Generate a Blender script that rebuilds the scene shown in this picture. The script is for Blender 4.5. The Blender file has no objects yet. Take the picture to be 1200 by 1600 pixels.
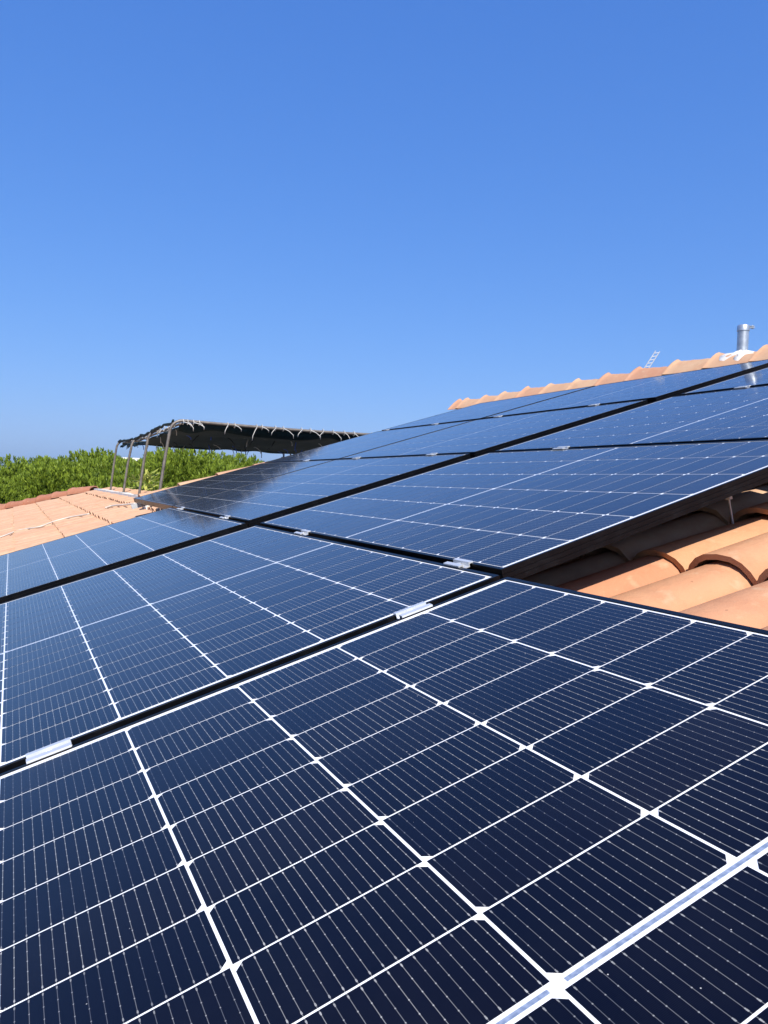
import bpy, bmesh, math, random
import numpy as np
from mathutils import Matrix, Vector

random.seed(7)
rng = np.random.default_rng(11)
SC = bpy.context.scene
COL = SC.collection

# ------------------------------------------------------------------ frame of the roof
PITCH = math.radians(17.5)              # the roof rises to the right (+x); its ridge runs along +y
ROOF = Matrix.Rotation(-PITCH, 4, 'Y')  # roof coordinates (u up the slope, l along the ridge, z off the panels' glass)


def W(u, l, z):
    return ROOF @ Vector((u, l, z))


# ------------------------------------------------------------------ camera
cam_d = bpy.data.cameras.new('camera')
cam = bpy.data.objects.new('camera', cam_d)
COL.objects.link(cam)
SC.camera = cam
cam_d.sensor_fit = 'VERTICAL'
cam_d.sensor_height = 36.0
cam_d.lens = 27.504
cam_d.clip_start = 0.02
cam_d.clip_end = 60000
Rr = [(0.8714989064230364, -0.42977197358906416, -0.23618998035213462),
      (-0.28101510420857045, -0.042951065325758764, -0.958741736440522),
      (0.40189571695784054, 0.9019153267921953, -0.15820422240443976)]
rot = Matrix(((Rr[0][0], -Rr[1][0], -Rr[2][0]),
              (Rr[0][1], -Rr[1][1], -Rr[2][1]),
              (Rr[0][2], -Rr[1][2], -Rr[2][2]))).to_4x4()
cam.matrix_world = ROOF @ Matrix.Translation((0.338928, 0.441707, 0.423277)) @ rot

# ------------------------------------------------------------------ sun and sky
SUN_DIR = (ROOF.to_3x3() @ Vector((0.10, -0.95, 1.0))).normalized()     # towards the sun: behind the camera, high
elev = math.asin(SUN_DIR.z)
azim = math.atan2(SUN_DIR.x, SUN_DIR.y)      # clockwise from +y
sun_d = bpy.data.lights.new('sun', 'SUN')
sun_d.energy = 4.2
sun_d.angle = math.radians(0.53)
sun_d.color = (1.0, 0.955, 0.89)
sun = bpy.data.objects.new('sun', sun_d)
COL.objects.link(sun)
sun.location = (0, -30, 40)
sun.rotation_euler = SUN_DIR.to_track_quat('Z', 'Y').to_euler()

world = bpy.data.worlds.new('World')
SC.world = world
world.use_nodes = True
wn = world.node_tree
bg = wn.nodes['Background']
sky = wn.nodes.new('ShaderNodeTexSky')
sky.sky_type = 'NISHITA'
sky.sun_disc = False
sky.sun_elevation = elev
sky.sun_rotation = azim
sky.altitude = 50
sky.air_density = 1.0
sky.dust_density = 0.35
sky.ozone_density = 3.2
hs = wn.nodes.new('ShaderNodeHueSaturation')
hs.inputs['Saturation'].default_value = 1.12
wn.links.new(sky.outputs[0], hs.inputs['Color'])
# the photograph's tone curve for the clear blue: one power and gain per channel, the same over the whole sky
sep = wn.nodes.new('ShaderNodeSeparateColor')
cmb = wn.nodes.new('ShaderNodeCombineColor')
wn.links.new(hs.outputs[0], sep.inputs[0])
for ch, (gain, power) in enumerate(((0.555, 0.80), (1.052, 0.615), (2.68, 0.41))):
    pw_ = wn.nodes.new('ShaderNodeMath')
    pw_.operation = 'POWER'
    pw_.inputs[1].default_value = power
    wn.links.new(sep.outputs[ch], pw_.inputs[0])
    ml_ = wn.nodes.new('ShaderNodeMath')
    ml_.operation = 'MULTIPLY'
    ml_.inputs[1].default_value = gain
    wn.links.new(pw_.outputs[0], ml_.inputs[0])
    wn.links.new(ml_.outputs[0], cmb.inputs[ch])
wn.links.new(cmb.outputs[0], bg.inputs['Color'])
bg.inputs['Strength'].default_value = 0.092

SC.view_settings.view_transform = 'Standard'
SC.view_settings.look = 'None'
SC.view_settings.exposure = 0.85
SC.view_settings.gamma = 1.0
SC.view_settings.use_curve_mapping = False
SC.render.engine = 'CYCLES'
SC.cycles.max_bounces = 8
SC.cycles.diffuse_bounces = 2
SC.cycles.use_denoising = True


# ------------------------------------------------------------------ helpers
def link(o, parent=None):
    COL.objects.link(o)
    if parent is not None:
        o.parent = parent
    return o


def tag(o, label=None, cat=None, group=None, kind=None):
    if label:
        o['label'] = label
    if cat:
        o['category'] = cat
    if group:
        o['group'] = group
    if kind:
        o['kind'] = kind
    return o


def empty(name, M):
    o = bpy.data.objects.new(name, None)
    o.empty_display_size = 0.1
    COL.objects.link(o)
    o.matrix_world = M
    return o


def mesh_from(name, V, F, mat=None, smooth=False):
    me = bpy.data.meshes.new(name)
    me.from_pydata([tuple(v) for v in V], [], [tuple(f) for f in F])
    if mat is not None:
        me.materials.append(mat)
    if smooth:
        me.polygons.foreach_set('use_smooth', [True] * len(me.polygons))
    me.update()
    return me


def obj(name, me, parent=None, M=None):
    o = bpy.data.objects.new(name, me)
    COL.objects.link(o)
    if parent is not None:
        o.parent = parent
    if M is not None:
        if parent is not None:
            o.matrix_local = M
        else:
            o.matrix_world = M
    return o


class MB:
    """collects vertices and faces of one mesh"""

    def __init__(self):
        self.V, self.F = [], []

    def add(self, V, F):
        b = len(self.V)
        self.V += [tuple(v) for v in V]
        self.F += [tuple(i + b for i in f) for f in F]

    def box(self, x0, x1, y0, y1, z0, z1):
        V = [(x0, y0, z0), (x1, y0, z0), (x1, y1, z0), (x0, y1, z0), (x0, y0, z1), (x1, y0, z1), (x1, y1, z1), (x0, y1, z1)]
        self.add(V, [(0, 3, 2, 1), (4, 5, 6, 7), (0, 1, 5, 4), (1, 2, 6, 5), (2, 3, 7, 6), (3, 0, 4, 7)])

    def tube(self, pts, r, n=10, cap=True, squash=None):
        pts = [Vector(p) for p in pts]
        rs = r if isinstance(r, (list, tuple)) else [r] * len(pts)
        b = len(self.V)
        up = None
        for i, p in enumerate(pts):
            a = pts[max(i - 1, 0)]
            c = pts[min(i + 1, len(pts) - 1)]
            t = (c - a).normalized()
            if up is None:
                up = t.orthogonal().normalized()
            up = (up - t * up.dot(t)).normalized()
            s = t.cross(up)
            for k in range(n):
                an = 2 * math.pi * k / n
                self.V.append(tuple(p + (up * math.cos(an) + s * math.sin(an)) * rs[i]))
        for i in range(len(pts) - 1):
            for k in range(n):
                k2 = (k + 1) % n
                self.F.append((b + i * n + k, b + i * n + k2, b + (i + 1) * n + k2, b + (i + 1) * n + k))
        if cap:
            self.F.append(tuple(b + k for k in range(n))[::-1])
            self.F.append(tuple(b + (len(pts) - 1) * n + k for k in range(n)))

    def lathe(self, prof, n=24, o=(0, 0, 0)):
        b = len(self.V)
        for r, z in prof:
            for k in range(n):
                an = 2 * math.pi * k / n
                self.V.append((o[0] + r * math.cos(an), o[1] + r * math.sin(an), o[2] + z))
        for i in range(len(prof) - 1):
            for k in range(n):
                k2 = (k + 1) % n
                self.F.append((b + i * n + k, b + i * n + k2, b + (i + 1) * n + k2, b + (i + 1) * n + k))
        self.F.append(tuple(b + k for k in range(n))[::-1])
        self.F.append(tuple(b + (len(prof) - 1) * n + k for k in range(n)))

    def mesh(self, name, mat, smooth=False, sharp=None):
        me = mesh_from(name, self.V, self.F, mat, smooth)
        if sharp is not None:
            me.set_sharp_from_angle(angle=math.radians(sharp))
        return me


class NT:
    """short-hand for a material's node tree"""

    def __init__(self, name):
        self.m = bpy.data.materials.new(name)
        self.m.use_nodes = True
        self.t = self.m.node_tree
        self.p = self.t.nodes['Principled BSDF']

    def n(self, kind, **kw):
        nd = self.t.nodes.new(kind)
        for k, v in kw.items():
            if k.startswith('i_'):
                nd.inputs[k[2:].replace('_', ' ')].default_value = v
            else:
                setattr(nd, k, v)
        return nd

    def l(self, a, b):
        self.t.links.new(a, b)

    def val(self, sock, v):
        if hasattr(v, 'is_output') or isinstance(v, bpy.types.NodeSocket):
            self.l(v, sock)
        else:
            sock.default_value = v

    def math(self, op, a, b=None, c=None):
        nd = self.t.nodes.new('ShaderNodeMath')
        nd.operation = op
        self.val(nd.inputs[0], a)
        if b is not None:
            self.val(nd.inputs[1], b)
        if c is not None:
            self.val(nd.inputs[2], c)
        return nd.outputs[0]

    def mix(self, f, a, b, blend='MIX'):
        nd = self.t.nodes.new('ShaderNodeMix')
        nd.data_type = 'RGBA'
        nd.blend_type = blend
        self.val(nd.inputs[0], f)
        for s, v in ((nd.inputs[6], a), (nd.inputs[7], b)):
            if isinstance(v, tuple):
                s.default_value = (*v, 1) if len(v) == 3 else v
            else:
                self.l(v, s)
        return nd.outputs[2]

    def noise(self, scale, detail=4, vec=None, rough=0.55, dim='3D'):
        nd = self.t.nodes.new('ShaderNodeTexNoise')
        nd.inputs['Scale'].default_value = scale
        nd.inputs['Detail'].default_value = detail
        nd.inputs['Roughness'].default_value = rough
        if vec is not None:
            self.l(vec, nd.inputs['Vector'])
        return nd.outputs['Fac']

    def ramp(self, fac, a, b):
        nd = self.t.nodes.new('ShaderNodeMapRange')
        self.val(nd.inputs[0], fac)
        nd.inputs[1].default_value = a
        nd.inputs[2].default_value = b
        return nd.outputs[0]

    def obj_co(self):
        return self.n('ShaderNodeTexCoord').outputs['Object']

    def world_co(self):
        return self.n('ShaderNodeNewGeometry').outputs['Position']

    def rand(self):
        return self.n('ShaderNodeObjectInfo').outputs['Random']

    def offset_co(self):
        """object coordinates shifted at random, so copies do not repeat their marks"""
        co = self.obj_co()
        r = self.rand()
        c = self.n('ShaderNodeCombineXYZ')
        self.l(self.math('MULTIPLY', r, 37.0), c.inputs[0])
        self.l(self.math('MULTIPLY', r, 91.0), c.inputs[1])
        self.l(self.math('MULTIPLY', r, 13.0), c.inputs[2])
        a = self.n('ShaderNodeVectorMath', operation='ADD')
        self.l(co, a.inputs[0])
        self.l(c.outputs[0], a.inputs[1])
        return a.outputs[0]

    def bump(self, h, strength, dist=0.01):
        b = self.n('ShaderNodeBump')
        b.inputs['Strength'].default_value = strength
        b.inputs['Distance'].default_value = dist
        self.l(h, b.inputs['Height'])
        self.l(b.outputs[0], self.p.inputs['Normal'])

    def set(self, **kw):
        for k, v in kw.items():
            self.val(self.p.inputs[k.replace('_', ' ')], v if not (isinstance(v, tuple) and len(v) == 3) else (*v, 1))
        return self.m


# ------------------------------------------------------------------ materials
def glass_front(t):
    """the panel's front glass: a smooth clear layer over what is laminated under it, with a little dust in its gloss"""
    pos = t.world_co()
    dust = t.ramp(t.noise(9.0, 5, pos), 0.35, 0.75)
    t.l(t.math('MULTIPLY_ADD', dust, 0.05, 0.070), t.p.inputs['Coat Roughness'])
    t.set(Coat_Weight=1.0, Coat_IOR=1.28, Sheen_Weight=0.13, Sheen_Roughness=0.25, Sheen_Tint=(0.9, 0.88, 0.85))


def mat_cell():
    t = NT('solar_cell')
    co = t.obj_co()
    sp = t.n('ShaderNodeSeparateXYZ')
    t.l(co, sp.inputs[0])
    x, y = sp.outputs[0], sp.outputs[1]
    pitch = 0.01128
    # sixteen wires along y
    dx = t.math('PINGPONG', t.math('ADD', x, pitch * 8), pitch / 2)      # peaks half way
    dx = t.math('SUBTRACT', pitch / 2, dx)                              # distance to the nearest busbar
    bar = t.math('LESS_THAN', dx, 0.00030)
    # solder pads along each busbar, a longer tab by either cut edge
    pp = 0.0160
    dy = t.math('PINGPONG', t.math('ADD', y, pp * 3), pp / 2)
    dy = t.math('SUBTRACT', pp / 2, dy)
    pad = t.math('MULTIPLY', t.math('LESS_THAN', dx, 0.00055), t.math('LESS_THAN', dy, 0.00060))
    ay = t.math('ABSOLUTE', y)
    tab = t.math('MULTIPLY', t.math('LESS_THAN', dx, 0.00070), t.math('LESS_THAN', t.math('ABSOLUTE', t.math('SUBTRACT', ay, 0.0418)), 0.0011))
    # uneven glint of the wires, painted into their colour at random
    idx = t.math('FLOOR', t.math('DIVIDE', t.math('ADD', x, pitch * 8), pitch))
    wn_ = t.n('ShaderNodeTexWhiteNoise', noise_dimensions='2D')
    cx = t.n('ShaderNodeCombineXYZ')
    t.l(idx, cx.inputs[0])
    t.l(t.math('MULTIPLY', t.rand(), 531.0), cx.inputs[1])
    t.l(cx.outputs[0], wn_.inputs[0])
    # fine silver fingers across
    fy = t.math('PINGPONG', y, 0.00065)
    fing = t.math('MULTIPLY', t.math('LESS_THAN', fy, 0.00009), 0.30)
    pos = t.offset_co()
    n1 = t.noise(14, 3, pos)
    base = t.mix(n1, (0.0008, 0.0006, 0.0030), (0.0016, 0.0013, 0.0055))
    base = t.mix(t.math('MULTIPLY', t.math('POWER', t.rand(), 2.0), 0.85), base, (0.0034, 0.0018, 0.0034))
    base = t.mix(fing, base, (0.018, 0.022, 0.036))
    painted_glint = t.math('ADD', t.math('MULTIPLY', wn_.outputs[0], 0.30), t.math('MULTIPLY', t.math('FRACT', t.math('MULTIPLY', t.rand(), 7.31)), 0.70))
    wire = t.mix(painted_glint, (0.022, 0.026, 0.040), (0.27, 0.262, 0.235))
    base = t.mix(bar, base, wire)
    hi = t.math('MAXIMUM', pad, tab)
    base = t.mix(hi, base, t.mix(painted_glint, (0.13, 0.13, 0.13), (0.46, 0.44, 0.40)))
    # specks of dust lying on the glass
    v = t.n('ShaderNodeTexVoronoi', feature='F1')
    v.inputs['Scale'].default_value = 60
    t.l(pos, v.inputs['Vector'])
    speck = t.math('MULTIPLY', t.math('LESS_THAN', v.outputs['Distance'], 0.040), t.math('GREATER_THAN', t.noise(31, 2, pos), 0.60))
    base = t.mix(speck, base, (0.42, 0.40, 0.36))
    # thin smears of dust
    smear = t.ramp(t.noise(3.5, 8, t.world_co(), 0.68), 0.50, 0.80)
    base = t.mix(t.math('MULTIPLY', smear, 0.009), base, (0.42, 0.40, 0.37))
    t.l(base, t.p.inputs['Base Color'])
    t.set(Roughness=0.38, Specular_IOR_Level=0.08)
    glass_front(t)
    return t.m


def mat_backsheet():
    t = NT('white_backsheet')
    n1 = t.noise(6, 4, t.world_co())
    t.l(t.mix(n1, (0.80, 0.80, 0.79), (0.86, 0.86, 0.86)), t.p.inputs['Base Color'])
    t.set(Roughness=0.6)
    glass_front(t)
    return t.m


def mat_ribbon():
    t = NT('tinned_ribbon')
    n1 = t.noise(160, 2, t.obj_co())
    t.l(t.mix(t.ramp(n1, .35, .65), (0.22, 0.27, 0.36), (0.42, 0.47, 0.56)), t.p.inputs['Base Color'])
    t.set(Metallic=0.35, Roughness=0.32)
    glass_front(t)
    return t.m


def mat_black_frame():
    t = NT('black_anodised_frame')
    co = t.offset_co()
    st = t.n('ShaderNodeMapping')
    st.inputs['Scale'].default_value = (5, 60, 60)
    t.l(co, st.inputs['Vector'])
    scr = t.ramp(t.noise(10, 6, st.outputs[0], 0.7), 0.60, 0.74)
    dust = t.ramp(t.noise(16, 6, co, 0.65), 0.52, 0.85)
    base = t.mix(t.math('MULTIPLY', dust, 0.05), (0.0022, 0.0024, 0.0034), (0.11, 0.11, 0.115))
    base = t.mix(t.math('MULTIPLY', scr, 0.10), base, (0.22, 0.21, 0.20))
    t.l(base, t.p.inputs['Base Color'])
    t.l(t.math('MULTIPLY_ADD', dust, 0.22, 0.34), t.p.inputs['Roughness'])
    t.set(Specular_IOR_Level=0.20)
    return t.m


def mat_aluminium():
    t = NT('bare_aluminium')
    n1 = t.noise(40, 5, t.offset_co())
    t.l(t.mix(n1, (0.56, 0.57, 0.575), (0.70, 0.71, 0.715)), t.p.inputs['Base Color'])
    t.l(t.math('MULTIPLY_ADD', n1, 0.18, 0.28), t.p.inputs['Roughness'])
    t.set(Metallic=0.45)
    return t.m


def mat_clay(name, lo, hi, red, bump=0.25):
    t = NT(name)
    co = t.offset_co()
    a = t.noise(7, 6, co)
    base = t.mix(a, lo, hi)
    r = t.rand()
    base = t.mix(t.math('MULTIPLY', t.math('POWER', r, 1.6), 0.75), base, red)
    # pale lime blooms and dark iron specks in the clay
    mott = t.ramp(t.noise(11, 6, co, 0.7), 0.48, 0.66)
    base = t.mix(t.math('MULTIPLY', mott, 0.30), base, (0.40, 0.155, 0.075))
    b = t.ramp(t.noise(17, 3, co), 0.60, 0.74)
    base = t.mix(t.math('MULTIPLY', b, 0.55), base, (0.52, 0.36, 0.22))
    v = t.n('ShaderNodeTexVoronoi')
    v.inputs['Scale'].default_value = 24
    t.l(co, v.inputs['Vector'])
    sp = t.math('MULTIPLY', t.math('LESS_THAN', v.outputs['Distance'], 0.075), t.math('GREATER_THAN', t.noise(9, 2, co), 0.50))
    base = t.mix(t.math('MULTIPLY', sp, 0.55), base, (0.20, 0.09, 0.05))
    mp = t.n('ShaderNodeMapping')
    mp.inputs['Scale'].default_value = (3, 22, 22)
    t.l(co, mp.inputs['Vector'])
    streak = t.ramp(t.noise(3, 4, mp.outputs[0]), 0.58, 0.80)
    base = t.mix(t.math('MULTIPLY', streak, 0.25), base, (0.32, 0.15, 0.08))
    soot = t.ramp(t.noise(5.5, 8, t.world_co(), 0.72), 0.56, 0.74)
    base = t.mix(t.math('MULTIPLY', soot, 0.30), base, (0.26, 0.15, 0.095))
    pale = t.ramp(t.noise(3.1, 7, co, 0.7), 0.57, 0.72)
    base = t.mix(t.math('MULTIPLY', pale, 0.40), base, (0.60, 0.43, 0.29))
    g = t.ramp(t.noise(2.2, 5, t.world_co()), 0.52, 0.78)
    base = t.mix(t.math('MULTIPLY', g, 0.25), base, (0.36, 0.24, 0.165))
    t.l(base, t.p.inputs['Base Color'])
    t.set(Roughness=0.86, Specular_IOR_Level=0.25)
    h = t.math('ADD', t.noise(60, 6, co, 0.7), t.math('MULTIPLY', t.noise(9, 3, co), 1.5))
    t.bump(h, bump, 0.004)
    return t.m


def mat_plain(name, lo, hi, scale=6, rough=0.85, metal=0.0, spec=0.3, bump=0.0, bscale=40):
    t = NT(name)
    co = t.offset_co()
    n1 = t.noise(scale, 6, co)
    t.l(t.mix(t.ramp(n1, 0.3, 0.7), lo, hi), t.p.inputs['Base Color'])
    t.set(Roughness=rough, Metallic=metal, Specular_IOR_Level=spec)
    if bump:
        t.bump(t.noise(bscale, 6, co, 0.65), bump, 0.01)
    return t.m


def mat_leaf(name, dark, light, trans=0.25, attr=True):
    t = NT(name)
    a = t.n('ShaderNodeAttribute', attribute_name='tone').outputs['Fac']
    base = t.mix(a, dark, light)
    base = t.mix(t.math('MULTIPLY', t.rand(), 0.35), base, tuple((d + l) * 0.5 for d, l in zip(dark, light)))
    t.l(base, t.p.inputs['Base Color'])
    t.set(Roughness=0.55, Specular_IOR_Level=0.3)
    tr = t.n('ShaderNodeBsdfTranslucent')
    t.l(base, tr.inputs[0])
    mx = t.n('ShaderNodeMixShader')
    mx.inputs[0].default_value = trans
    t.l(t.p.outputs[0], mx.inputs[1])
    t.l(tr.outputs[0], mx.inputs[2])
    out = t.t.nodes['Material Output']
    t.l(mx.outputs[0], out.inputs[0])
    return t.m


M_CELL, M_SHEET, M_RIB, M_FRAME, M_ALU = mat_cell(), mat_backsheet(), mat_ribbon(), mat_black_frame(), mat_aluminium()
M_CLAY = mat_clay('terracotta_tile', (0.46, 0.215, 0.104), (0.57, 0.320, 0.172), (0.46, 0.185, 0.105), 0.5)
M_CLAY_OLD = mat_clay('sun_bleached_tile', (0.50, 0.295, 0.17), (0.58, 0.375, 0.235), (0.50, 0.27, 0.16))
M_RIDGE = mat_clay('terracotta_ridge', (0.47, 0.275, 0.155), (0.54, 0.355, 0.22), (0.43, 0.185, 0.11))
M_HIP = mat_clay('red_terracotta', (0.33, 0.13, 0.078), (0.42, 0.20, 0.12), (0.32, 0.12, 0.07))
M_DECK = mat_plain('roof_underlay', (0.10, 0.055, 0.035), (0.16, 0.09, 0.06), 4)
M_WALL = mat_plain('white_plaster', (0.66, 0.64, 0.60), (0.74, 0.72, 0.68), 3, bump=0.1)
M_MORTAR = mat_plain('pale_mortar', (0.60, 0.57, 0.52), (0.74, 0.72, 0.68), 14, bump=0.5, bscale=50)
M_LADDER = mat_plain('pale_aluminium', (0.55, 0.57, 0.58), (0.68, 0.70, 0.71), 20, rough=0.5, metal=0.4)
M_GALV = mat_plain('galvanised_steel', (0.36, 0.39, 0.41), (0.58, 0.61, 0.63), 22, rough=0.42, metal=0.75, spec=0.5)
M_TUBE = mat_plain('brown_painted_steel', (0.10, 0.085, 0.072), (0.20, 0.175, 0.15), 18, rough=0.5, metal=0.3, spec=0.5)
M_CLOTH = mat_plain('dark_green_shade_cloth', (0.004, 0.014, 0.014), (0.009, 0.026, 0.028), 30, rough=0.85, bump=0.3, bscale=90)
M_TIE = mat_plain('white_cable_tie', (0.48, 0.46, 0.42), (0.60, 0.58, 0.53), 9, rough=0.5)
M_BLUE = mat_plain('blue_cable_tie', (0.04, 0.10, 0.50), (0.08, 0.18, 0.65), 9, rough=0.5)
M_DARKTIE = mat_plain('dark_cord', (0.015, 0.018, 0.022), (0.04, 0.045, 0.05), 9, rough=0.6)
M_CABLE = mat_plain('white_cable', (0.55, 0.47, 0.39), (0.64, 0.56, 0.48), 9, rough=0.5)
M_BARK = mat_plain('pine_bark', (0.10, 0.065, 0.045), (0.20, 0.135, 0.09), 12, bump=0.8, bscale=18)
M_PINE = mat_leaf('pine_needles', (0.060, 0.105, 0.010), (0.300, 0.390, 0.038), 0.3)
M_SHRUB = mat_leaf('yellow_green_leaves', (0.20, 0.24, 0.04), (0.48, 0.46, 0.10))
M_GROUND = mat_plain('dry_grass_ground', (0.12, 0.11, 0.06), (0.20, 0.17, 0.10), 0.3)
M_HILL = mat_plain('scrub_hillside', (0.06, 0.075, 0.045), (0.10, 0.105, 0.07), 0.002)
M_FLOOR = mat_plain('terrace_paving', (0.36, 0.30, 0.25), (0.46, 0.39, 0.33), 3)

# ------------------------------------------------------------------ large structure: ground, hills, house, roof
GZ = -5.6
HAZE = 1.1e-4
gm = MB()
N = 40
ext = 30000.0
gm.add([(-ext, -ext, 0), (ext, -ext, 0), (ext, ext, 0), (-ext, ext, 0)], [(0, 1, 2, 3)])
tag(obj('ground', gm.mesh('ground', M_GROUND), None, Matrix.Translation((0, 0, GZ))), kind='structure')

hb = MB()
nx, ny = 90, 10
for j in range(ny):
    for i in range(nx):
        X = -6500 + 9000 * i / (nx - 1)
        Y = 8600 + 2600 * j / (ny - 1)
        prof = math.sin(math.pi * j / (ny - 1))
        hgt = (205 * math.exp(-((X + 350) / 620) ** 2) + 150 * math.exp(-((X + 2300) / 1500) ** 2)
               + 18 * math.sin(X / 190.0) + 10 * math.sin(X / 77.0 + 1)) * (0.25 + 0.75 * math.exp(-max(0, X + 100) / 700))
        hb.V.append((X, Y, GZ - 4 + max(0, hgt) * prof))
for j in range(ny - 1):
    for i in range(nx - 1):
        a = j * nx + i
        hb.F.append((a, a + 1, a + nx + 1, a + nx))
tag(obj('hills', hb.mesh('hills', M_HILL, True)), kind='structure')

house = empty('house', ROOF)
tag(house, 'tile roofed house carrying the solar panels, with pale ridge tiles and white walls', 'house')

DECK = -0.275
HIP_A = Vector((1.47, 14.70, -0.150))
HIP_B = Vector((-1.30, 18.50, -0.150))
L0, L1 = -1.6, 7.98
RIDGE_U = 5.20


def hip_l(u):
    return HIP_A.y + (u - HIP_A.x) * (HIP_B.y - HIP_A.y) / (HIP_B.x - HIP_A.x)


# the roof slabs (thin, closed)
def slab(poly, t=0.06):
    n = len(poly)
    V = [tuple(p) for p in poly] + [(p[0], p[1], p[2] - t) for p in poly]
    F = [tuple(range(n)), tuple(range(n, 2 * n))[::-1]] + [(i, i + n, (i + 1) % n + n, (i + 1) % n) for i in range(n)]
    return V, F


dk = MB()
dk.add(*slab([(-1.3, L0, DECK), (RIDGE_U, L0, DECK), (RIDGE_U, L1, DECK), (1.52, L1, DECK), (1.50, 14.70, DECK), (-1.3, 18.45, DECK)]))
# the other side of the main ridge falls away
c2, s2 = math.cos(2 * PITCH), math.sin(2 * PITCH)
dk.add(*slab([(RIDGE_U, L0, DECK), (RIDGE_U + 4.2 * c2, L0, DECK - 4.2 * s2), (RIDGE_U + 4.2 * c2, L1, DECK - 4.2 * s2), (RIDGE_U, L1, DECK)]))
# beyond the hip
dk.add(*slab([(1.47, 14.70, DECK), (-1.3, 18.50, DECK), (1.9, 18.4, DECK - 1.0)]))
obj('roof_deck', dk.mesh('roof_deck', M_DECK), house)

wl = MB()
inv = ROOF.inverted()


def wall_box(x0, x1, y0, y1, z0, z1):
    b = len(wl.V)
    wl.box(x0, x1, y0, y1, z0, z1)
    for i in range(b, len(wl.V)):
        wl.V[i] = tuple(inv @ Vector(wl.V[i]))


xe = W(-1.1, 0, DECK - 0.06)
wall_box(xe.x, xe.x + 0.3, L0 + .3, 16.6, GZ, xe.z - 0.02)                       # eave wall
wall_box(xe.x + .3, W(RIDGE_U, 0, 0).x * 2 - 1.0, L0 + .3, L0 + .6, GZ, -0.45)   # near end wall
# gable end wall by the terrace
gx0, gx1 = W(1.6, 0, 0).x, W(RIDGE_U, 0, 0).x
V = [(gx0, 7.65, GZ), (gx1, 7.65, GZ), (gx1, 7.65, W(RIDGE_U, 0, DECK - .08).z), (gx0, 7.65, W(1.6, 0, DECK - .08).z)]
V = V + [(x, y + 0.25, z) for x, y, z in V]
b = len(wl.V)
wl.add([inv @ Vector(v) for v in V], [(0, 1, 2, 3), (7, 6, 5, 4), (0, 4, 5, 1), (1, 5, 6, 2), (2, 6, 7, 3), (3, 7, 4, 0)])
obj('wall', wl.mesh('wall', M_WALL), house)


# roof tiles: half-round clay cover tiles, wide at the mouth, each lying over the next one down the slope
def tile_mesh(name, length, w0, w1, h0, h1, th, mat, nseg=10, nlen=4, lip=0.0, rough=0.0012, peak=0.0, seed=0):
    """barrel along +x (up the slope); x=0 is the mouth; base edge at z=0"""
    r = random.Random(seed)
    mb = MB()
    rows = []
    for shell in (0, 1):
        for i in range(nlen + 1):
            f = i / nlen if not lip else (i / nlen) ** 1.9
            w = (w0 * (1 - f) + w1 * f) / 2 - (th if shell else 0)
            h = (h0 * (1 - f) + h1 * f) - (th if shell else 0)
            if lip and shell == 0:
                k = math.exp(-((f - 0.045) / 0.035) ** 2) if f < 0.045 else math.exp(-abs(f - 0.045) / 0.040)
                k *= r.uniform(0.85, 1.1)
                w += lip * k
                h += lip * k
            row = []
            for k in range(nseg + 1):
                a = math.pi * k / nseg
                e = 0.86
                cx = math.copysign(abs(math.cos(a)) ** e, math.cos(a))
                jit = rough * (r.random() - .5) if 0 < k < nseg else 0
                xx = f * length + (0.003 * (r.random() - .5) if i == 0 else 0)
                row.append(len(mb.V))
                zz = (h + jit) * math.sin(a) ** 0.95
                if peak:
                    zz = (h + jit) * (1 - abs(math.cos(a)) ** peak)
                    cx = math.cos(a)
                mb.V.append((xx, w * cx, zz - 0.004 * f))
            rows.append(row)
    n1 = nlen + 1
    for i in range(nlen):
        for k in range(nseg):
            a, b, c, d = rows[i][k], rows[i][k + 1], rows[i + 1][k + 1], rows[i + 1][k]
            mb.F.append((a, b, c, d))
            a, b, c, d = rows[n1 + i][k], rows[n1 + i][k + 1], rows[n1 + i + 1][k + 1], rows[n1 + i + 1][k]
            mb.F.append((d, c, b, a))
    for k in range(nseg):
        mb.F.append((rows[0][k + 1], rows[0][k], rows[n1][k], rows[n1][k + 1]))
        mb.F.append((rows[nlen][k], rows[nlen][k + 1], rows[n1 + nlen][k + 1], rows[n1 + nlen][k]))
    for i in range(nlen):
        mb.F.append((rows[i][0], rows[i + 1][0], rows[n1 + i + 1][0], rows[n1 + i][0]))
        mb.F.append((rows[i + 1][nseg], rows[i][nseg], rows[n1 + i][nseg], rows[n1 + i + 1][nseg]))
    return mb.mesh(name, mat, True, 40)


TP, TE, TL = 0.190, 0.375, 0.445
TU0 = 0.20                    # where the course joints fall
TILES = [tile_mesh('roof_tile', TL, 0.208, 0.176, 0.088, 0.070, 0.014, M_CLAY, seed=s) for s in range(5)]
TILES_LO = [tile_mesh('roof_tile_far', TL, 0.205, 0.180, 0.086, 0.070, 0.014, M_CLAY_OLD, nseg=6, nlen=1, seed=s + 9) for s in range(3)]
TZ = -0.254


def tile_matrix(u, l, r):
    tilt = math.radians(0.9 + r.uniform(-.4, .4))
    return (Matrix.Translation((u + r.uniform(-.007, .007), l + r.uniform(-.005, .005), TZ + 0.026 + r.uniform(-.004, .004)))
            @ Matrix.Rotation(math.radians(r.uniform(-1.0, 1.0)), 4, 'Z') @ Matrix.Rotation(tilt, 4, 'Y'))


def under_panels(u, l):
    """whether the tile with its mouth at u, l is wholly covered by panels"""
    if l < 1.60:
        return -0.3 < u < 0.62
    if l < 3.4:
        return u > -0.3 and u < 4.2 and l > 1.95
    return l < 6.9 and ((1.2 < u < 4.2) or (-0.3 < u < 0.95 and l < 5.15))


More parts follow.
